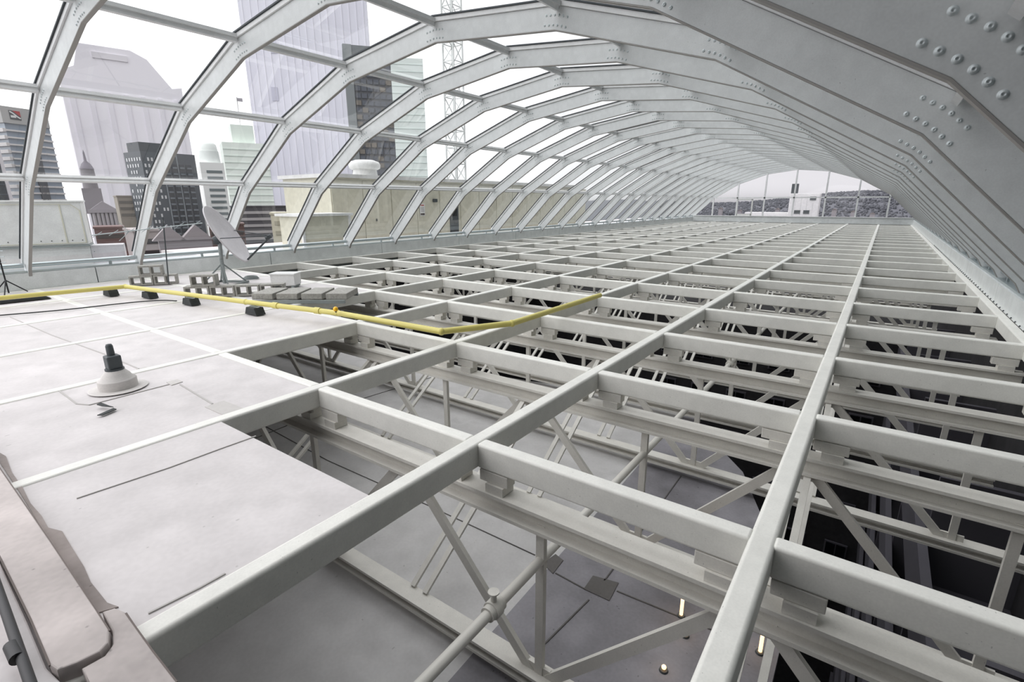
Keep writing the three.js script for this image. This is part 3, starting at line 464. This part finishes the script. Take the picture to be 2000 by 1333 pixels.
// ---------------------------------------------------------------- the city
const GY = -42;
solo('ground', box(6000, 1, 6000, 0, GY - 0.5, 0), mat('#4c4a4a', 0.95, { map: TB }), 'grey city ground far below the roof', 'ground', V(0, 0, 0), null, 'structure');
{ // wooded hills beyond the end wall
  const n = 220, rows = 10, pos = [], idx = [];
  for (let j = 0; j <= rows; j++) for (let i = 0; i <= n; i++) {
    const a = -0.75 + i / n * 1.7, d = 1300 + j * 90, q = j / rows;
    const ridge = 52 + 14 * Math.sin(a * 7 + 1) + 10 * Math.sin(a * 17 + 2.2) + 30 * Math.max(0, a);
    pos.push(Math.sin(a) * d, GY + ridge * Math.sin(q * Math.PI / 2) + (j ? rr(-2, 5) : 0), -Math.cos(a) * d);
  }
  for (let j = 0; j < rows; j++) for (let i = 0; i < n; i++) { const a = j * (n + 1) + i, b = a + n + 1; idx.push(a, a + 1, b, a + 1, b + 1, b); }
  const g = new THREE.BufferGeometry(); g.setAttribute('position', new THREE.Float32BufferAttribute(pos, 3)); g.setIndex(idx); g.computeVertexNormals(); uvBox(g);
  solo('hill', g, mat('#585a60', 0.95), 'dark wooded hills along the horizon beyond the end wall', 'hill', V(0, 0, 0), null, 'structure');
  const tr = [], t0 = new THREE.IcosahedronGeometry(1, 0);
  for (let k = 0; k < 5000; k++) { const a = rr(-0.35, 0.3), d = rr(1250, 2200), s = rr(2, 5); const q = (d - 1300) / 900; const ridge = 52 + 14 * Math.sin(a * 7 + 1) + 10 * Math.sin(a * 17 + 2.2) + 30 * Math.max(0, a); tr.push(t0.clone().scale(s, s * rr(0.8, 1.4), s).translate(Math.sin(a) * d, GY + Math.max(0, ridge * Math.sin(Math.max(0, Math.min(1, q)) * Math.PI / 2)) + 3, -Math.cos(a) * d)); }
  solo('woodland', merge(tr), mat('#515358', 0.95), 'bare dark woodland covering the distant hills', 'trees', V(0, 0, 0), null, 'stuff');
  for (let k = 0; k < 9; k++) { const q = far(1408 + k * 37, 408 + (k * 37 % 11), 900); const h = thing('distant_house', ORD[k] + ' tiny pale house from the left in the wooded hills', 'house', V(q.x, GY, q.z)); const H = q.y - GY; add(h, 'wall', box(6, H, 5, 0, H / 2, 0), mat('#8f8b8e', 0.8)); add(h, 'roof', extr([[-3.4, 0], [3.4, 0], [0, 2]], 6).translate(0, H, -3), mat('#77706f', 0.8)); }
}
// a building seen face on: px = left and right edge, top = its top, at a distance; local x across, z = 0 the front
function front(name, label, cat, xl, xr, top, dist, turn = 0) {
  const a = far(xl, 395, dist), b = far(xr, 395, dist), c = a.clone().add(b).multiplyScalar(0.5), y = far((xl + xr) / 2, top, dist).y;
  const th = Math.atan2(camera.position.x - c.x, camera.position.z - c.z), g = thing(name, label, cat, V(c.x, GY, c.z), th + turn);
  return { g, W: a.distanceTo(b), H: y - GY, per: a.distanceTo(b) / (xr - xl) };
}
// a building seen over its corner: local x 0..a is the right face (z = 0), z 0..-b the left face (x = 0)
function corner(name, label, cat, xl, xc, xr, top, dist, t) {
  const A = far(xl, 395, dist), B = far(xc, 395, dist), C = far(xr, 395, dist), y = far(xc, top, dist).y;
  const th = Math.atan2(camera.position.x - B.x, camera.position.z - B.z), g = thing(name, label, cat, V(B.x, GY, B.z), th + t);
  return { g, a: B.distanceTo(C) / Math.cos(t), b: A.distanceTo(B) / Math.sin(t), H: y - GY };
}
const bm = (c, r = 0.7, o) => mat(c, r, o);
{ // stepped office tower with a logo
  const { g, a, b, H } = corner('office_tower', 'stepped grey office tower with a red emblem near its top', 'building', 22, 47, 152, 215, 330, 0.5);
  const glass = bm('#8792a0', 0.15), slabM = bm('#dcd8d8', 0.7), dark = bm('#4b4f56', 0.4);
  const plan = (e) => [[-e, e], [a * 0.62, e], [a * 0.86, -b * 0.25 + e], [a + e, -b - e], [-e, -b - e]];
  const ext = (p, y0, y1) => { const s = extr(p.map(([x, z]) => [x, -z]), y1 - y0); s.rotateX(-Math.PI / 2).scale(1, 1, 1).translate(0, y0, 0); return s; };
  const up2 = (p) => p.map(([x, z]) => [x, z]);
  add(g, 'body', ext(up2(plan(0)), 0, H - 6), glass); add(g, 'crown', ext(up2(plan(0.6)), H - 6, H + 1), bm('#b4b3b2', 0.7));
  const fl = 3.0; for (let y = H - 9; y > H - 90; y -= fl) { add(g, 'floor_band', box(a * 0.62, 0.7, 0.6, a * 0.31, y, 0.3), slabM); add(g, 'floor_band', box(1.4, 1.5, b, -0.4, y, -b / 2), slabM); add(g, 'floor_band', bar(V(a * 0.62, y, 0.3), V(a * 0.86, y, -b * 0.25 + 0.3), 0.6, 0.8), slabM); }
  add(g, 'stair_core', box(a * 0.16, H - 14, 2, a * 0.42, (H - 14) / 2, -0.4), dark);
  const cv = document.createElement('canvas'); cv.width = cv.height = 64; const x = cv.getContext('2d');
  x.fillStyle = '#4a4d52'; x.fillRect(0, 0, 64, 64); x.fillStyle = '#b23a3e'; x.beginPath(); x.moveTo(20, 0); x.lineTo(64, 0); x.lineTo(64, 40); x.fill(); x.fillStyle = '#eeeeee'; x.lineWidth = 9; x.strokeStyle = '#eeeeee'; x.beginPath(); x.moveTo(4, 8); x.bezierCurveTo(30, 18, 36, 40, 62, 52); x.stroke(); x.fillStyle = '#e6e6e6'; x.fillRect(6, 34, 30, 16);
  const ct = new THREE.CanvasTexture(cv); ct.colorSpace = THREE.SRGBColorSpace; add(g, 'emblem', new THREE.PlaneGeometry(4.2, 3.8).translate(4.4, H - 2.4, 0.7), mat('#ffffff', 0.6, { map: ct }));
}
{
  const { g, W, H } = front('dark_tower', 'dark navy glass tower with a white corner cut by the left edge', 'building', -60, 24, 248, 300, 0.25);
  add(g, 'body', box(W, H, 26, 0, H / 2, -13), bm('#2c333c', 0.2)); add(g, 'corner_fin', box(1.0, H, 1.0, W / 2, H / 2, 0.3), bm('#d9d5da')); for (let y = H - 6; y > H - 70; y -= 4) add(g, 'floor_line', box(W, 0.35, 0.3, 0, y, 0.15), bm('#4a535d'));
  add(g, 'roof_frame', box(W * 0.9, 0.4, 0.4, 0, H + 2, -1), bm('#d9d5da')); for (const x of [-0.4, 0, 0.4]) add(g, 'frame_post', box(0.4, 2, 0.4, x * W, H + 1, -1), bm('#d9d5da'));
}
{ // dark flats
  const { g, a, b, H } = corner('flats_tower', 'dark grey block of flats with many small white windows', 'building', 258, 292, 398, 296, 360, 0.42);
  const body = bm('#4b5158', 0.5), win = bm('#d8d8da', 0.3), gl = bm('#2e343b', 0.2);
  add(g, 'body', box(a, H, b, a / 2, H / 2, -b / 2), body); add(g, 'roof_block', box(a * 0.55, 5, b * 0.7, a * 0.3, H + 2.5, -b * 0.45), bm('#3f454b', 0.5));
  const wl = []; for (let y = H - 4; y > H - 62; y -= 3.4) for (let k = 0; k < 6; k++) if (rnd() > 0.22) wl.push(box(0.2, 1.8, b * 0.06, -0.05, y, -b * (0.08 + k * 0.155)));
  for (let y = H - 4; y > H - 62; y -= 3.4) for (let k = 0; k < 5; k++) if (rnd() > 0.35) wl.push(box(a * 0.03, 1.8, 0.2, a * (0.05 + k * 0.065), y, 0.05));
  add(g, 'window_glazing', merge(wl), win).userData.kind = 'stuff';
  for (const k of [0.42, 0.56, 0.70, 0.84]) { const v = add(g, 'bay', box(a * 0.1, H - 6, 0.5, a * k, (H - 6) / 2, 0.2), gl); const bl = []; for (let y = H - 8; y > H - 62; y -= 3.4) bl.push(box(a * 0.09, 0.9, 0.9, a * k, y, 0.7)); add(v, 'balconies', merge(bl), bm('#6d747b', 0.6)).userData.kind = 'stuff'; }
  for (const k of [0.36, 0.63]) add(g, 'fin', box(0.5, H, 0.6, a * k, H / 2, 0.3), bm('#8a9096'));
}
{ // big crowned tower far behind, haze painted into its pale colours
  const { g, W, H, per } = front('crowned_tower', 'huge pale lilac tower with a chamfered crown behind the flats', 'building', 168, 392, 102, 620, 0.1);
  const hazePal = bm('#f3eff6', 0.7), hazePal2 = bm('#eae6ee', 0.7), w = W / 2;
  add(g, 'body', extr([[-w, 0], [w, 0], [w, H - 66 * per], [w * 0.82, H - 70 * per], [w * 0.46, H - 14 * per], [w * 0.2, H], [-w * 0.62, H], [-w * 0.74, H - 46 * per], [-w, H - 60 * per]], 40, 0.5).translate(0, 0, -40), hazePal);
  for (let k = 0; k < 7; k++) add(g, 'pilaster', box(W * 0.04, H - 95 * per, 1.2, -w * 0.86 + k * w * 0.285, (H - 95 * per) / 2, 0.9), hazePal2);
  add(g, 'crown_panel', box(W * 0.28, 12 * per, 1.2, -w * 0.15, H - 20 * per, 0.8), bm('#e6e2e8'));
}
{ // big slab tower, its light colours carry a painted veil of haze
  const { g, W, H } = front('pale_tower', 'huge pale lilac slab tower rising out of the top of the view', 'building', 512, 742, -60, 760, -0.12);
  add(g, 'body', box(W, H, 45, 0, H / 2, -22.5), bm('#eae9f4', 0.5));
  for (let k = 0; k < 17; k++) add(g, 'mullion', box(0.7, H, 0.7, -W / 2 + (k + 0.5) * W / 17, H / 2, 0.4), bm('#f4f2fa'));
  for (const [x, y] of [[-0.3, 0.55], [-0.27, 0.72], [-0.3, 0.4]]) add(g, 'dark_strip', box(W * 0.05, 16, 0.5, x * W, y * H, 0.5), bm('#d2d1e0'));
}
{ // dark gridded tower
  const { g, W, H } = front('gridded_tower', 'dark brown grey tower with a grid of windows right of the pale slab', 'building', 694, 779, 92, 400, 0.05);
  add(g, 'body', box(W, H, 30, 0, H / 2, -15), bm('#55565a', 0.5)); add(g, 'corner_strip', box(W * 0.18, H + 0.5, 1.0, -W * 0.41, H / 2, 0.4), bm('#8d9294', 0.5)); add(g, 'roof_band', box(W + 0.5, 9, 31, 0, H - 4.5, -15), bm('#5e6468', 0.5));
  const wg = box(W * 0.115, 3.1, 0.3), wm = bm('#5f636c', 0.12), wm2 = bm('#7b756e', 0.2);
  for (let y = H - 13; y > H - 118; y -= 4.6) for (let k = 0; k < 6; k++) add(g, 'window', wg, rnd() > 0.3 ? wm : wm2, V(-W * 0.25 + k * W * 0.136, y, 0.15));
}
{
  const { g, W, H } = front('domed_tower', 'white banded tower with a rounded top left of the pale green tower', 'building', 402, 448, 318, 420, 0.1);
  add(g, 'body', box(W, H, 18, 0, H / 2, -9), bm('#f2f2f0')); add(g, 'drum', cyl(W * 0.42, W * 0.46, 8, 0, H + 4, -9, 28), bm('#ecf1ee')); add(g, 'dome', lathe([[W * 0.40, 0], [W * 0.36, 4], [W * 0.24, 6], [0.0001, 6.5]], 28).translate(0, H + 8, -9), bm('#eef3ef'));
  for (let y = H - 6; y > H - 64; y -= 4) add(g, 'window_band', box(W * 0.66, 1.7, 0.4, W * 0.06, y, 0.1), bm('#7e8688', 0.3));
}
{
  const { g, W, H } = front('green_tower', 'pale green stepped tower with a small top block and flag', 'building', 450, 536, 280, 480, 0.1);
  add(g, 'body', box(W, H, 30, 0, H / 2, -15), bm('#eef5ee')); add(g, 'top_block', box(W * 0.5, 14, 18, 0, H + 7, -15), bm('#e9f2ea')); for (let y = H - 5; y > H - 66; y -= 5) add(g, 'floor_line', box(W, 0.8, 0.4, 0, y, 0.15), bm('#dfe8e1'));
  add(g, 'flagpole', cyl(0.3, 0.3, 22, 0, H + 25, -15, 8), bm('#c4c4c4')); add(g, 'flag', box(4, 2.6, 0.15, 2.1, H + 34, -15), bm('#b9b4bc'));
}
{
  const { g, W, H } = front('pale_block', 'pale green glass block behind the gridded tower', 'building', 772, 838, 114, 600, 0);
  add(g, 'body', box(W, H, 30, 0, H / 2, -15), bm('#e9f2ee', 0.5)); for (let y = H - 6; y > H - 120; y -= 7) add(g, 'floor_line', box(W, 0.8, 0.4, 0, y, 0.15), bm('#dde8e4'));
}
{ // domed capitol with columns
  const { g, W, H } = front('capitol_building', 'grey classical building with pediment, columns and a slim cupola', 'building', 172, 226, 412, 420, 0);
  const st = bm('#8d888c', 0.8); add(g, 'body', box(W, H, 40, 0, H / 2, -20), st); add(g, 'pediment', extr([[-W / 2 - 1, 0], [W / 2 + 1, 0], [0, 6]], 10, 0.2).translate(0, H, -9), bm('#a19ba0', 0.8));
  for (let k = 0; k < 6; k++) add(g, 'column', cyl(0.9, 1.0, 14, -W * 0.38 + k * W * 0.152, H - 8, 1.2, 12), bm('#aaa4a8', 0.8)); add(g, 'entablature', box(W + 2, 2, 4, 0, H - 0.2, 0.4), bm('#a19ba0', 0.8));
  add(g, 'tower_base', box(10, 16, 10, -W * 0.3, H + 6, -22), st); add(g, 'tower_stage', cyl(3.6, 4, 12, -W * 0.3, H + 20, -22, 14), st); add(g, 'cupola', lathe([[3.8, 0], [2.6, 3], [0.8, 5], [0.5, 10], [0.0001, 12]], 14).translate(-W * 0.3, H + 26, -22), bm('#7c7780', 0.8));
}
const low = (name, label, xl, xr, top, dist, color, rows, win, turn = 0, depth = 18) => {
  const { g, W, H } = front(name, label, 'building', xl, xr, top, dist, turn); add(g, 'body', box(W, H, depth, 0, H / 2, -depth / 2), bm(color, 0.8)); add(g, 'parapet', box(W + 0.6, 0.7, depth + 0.6, 0, H + 0.2, -depth / 2), bm(color, 0.7));
  for (let k = 0; k < rows; k++) add(g, 'window_band', box(W * 0.9, 1.5, 0.3, 0, H - 3.2 - k * 3.6, 0.05), bm(win, 0.3)); return { g, W, H };
};
low('tan_building', 'tan flat roofed building left of the dark flats', 230, 274, 384, 380, '#9a9186', 3, '#6b665f', 0.1);
low('brick_building', 'dark red brick building right of the capitol', 172, 232, 446, 260, '#6b4f4c', 2, '#3e3534');
low('parking_block', 'pale parking block with dark horizontal openings', 248, 300, 452, 200, '#a59b9a', 4, '#3d393b', 0.15);
low('striped_office', 'low dark office with white horizontal stripes right of the dish', 452, 560, 404, 330, '#545257', 5, '#a9a5a8', 0.1);
low('brick_row', 'low brown brick row below the dark flats', 400, 470, 440, 240, '#5f4a47', 2, '#3a3231');
low('cream_hotel', 'cream building with a low gable behind the dish', 525, 640, 418, 210, '#c9c3ae', 2, '#a8a28f');
low('tan_block', 'tan block behind the cream gabled building', 566, 650, 378, 300, '#c3bda6', 4, '#b0aa95');
low('red_block', 'reddish building below the navy tower at the left edge', -40, 22, 425, 230, '#6f5552', 3, '#4a3d3c');
{ // gothic hall with three tall windows
  const { g, W, H } = front('gothic_hall', 'grey stone hall with three tall arched windows left of the dish', 'building', 296, 402, 470, 170, 0.05);
  const st = bm('#857d80', 0.85); add(g, 'body', box(W, H, 20, 0, H / 2, -10), st); for (const x of [-0.3, 0.22]) add(g, 'gable', extr([[-4, 0], [4, 0], [0, 4.2]], 6).translate(x * W, H, -5.8), bm('#938b8e', 0.85));
  const arch = []; for (let k = 0; k <= 10; k++) { const t = Math.PI * k / 10; arch.push([0.75 * Math.cos(t), 0.75 * Math.sin(t)]); } arch.push([-0.75, -5], [0.75, -5]);
  const ag = extr(arch, 0.3); for (const x of [0.12, 0.25, 0.38]) add(g, 'arched_window', ag, bm('#2e2b2f', 0.3), V(x * W, H - 3.5, 0)); for (const x of [-0.42, -0.3, -0.1]) add(g, 'window', box(1.5, 2, 0.3, x * W, H - 4, 0.05), bm('#2e2b2f', 0.3));
  const gr = thing('green_roof', 'flat pale green copper roof behind the concrete blocks', 'building', (() => { const q = far(370, 522, 60); return V(q.x, GY, q.z); })(), 0.6), hh = far(370, 520, 60).y - GY; add(gr, 'wall', box(14, hh - 0.4, 9, 0, (hh - 0.4) / 2, 0), bm('#8f8a88', 0.85)); add(gr, 'roof', box(14.6, 0.5, 9.6, 0, hh - 0.2, 0), bm('#a9c4b4', 0.7));
}
{ // lattice crane mast
  const a = far(891, 330, 70), t = thing('crane_mast', 'white lattice crane mast rising beyond the vault glass', 'crane', V(a.x, GY, a.z)), H = far(891, -60, 70).y - GY, w = 0.85, m = bm('#dfe2e0', 0.5);
  for (const [x, z] of [[-w, -w], [w, -w], [w, w], [-w, w]]) add(t, 'mast_leg', box(0.16, H, 0.16, x, H / 2, z), m);
  const sg = bar(V(-w, 0, w), V(w, 2, w), 0.09, 0.09), sg2 = bar(V(w, 0, w), V(-w, 2, w), 0.09, 0.09), hz = box(2 * w, 0.09, 0.09, 0, 0, w);
  for (let y = H - 30, k = 0; y < H - 1; y += 2, k++) for (let f = 0; f < 4; f++) { add(t, 'brace', k % 2 ? sg : sg2, m, V(0, y, 0), f * Math.PI / 2); add(t, 'brace', hz, m, V(0, y, 0), f * Math.PI / 2); }
}
renderer.render(scene, camera);
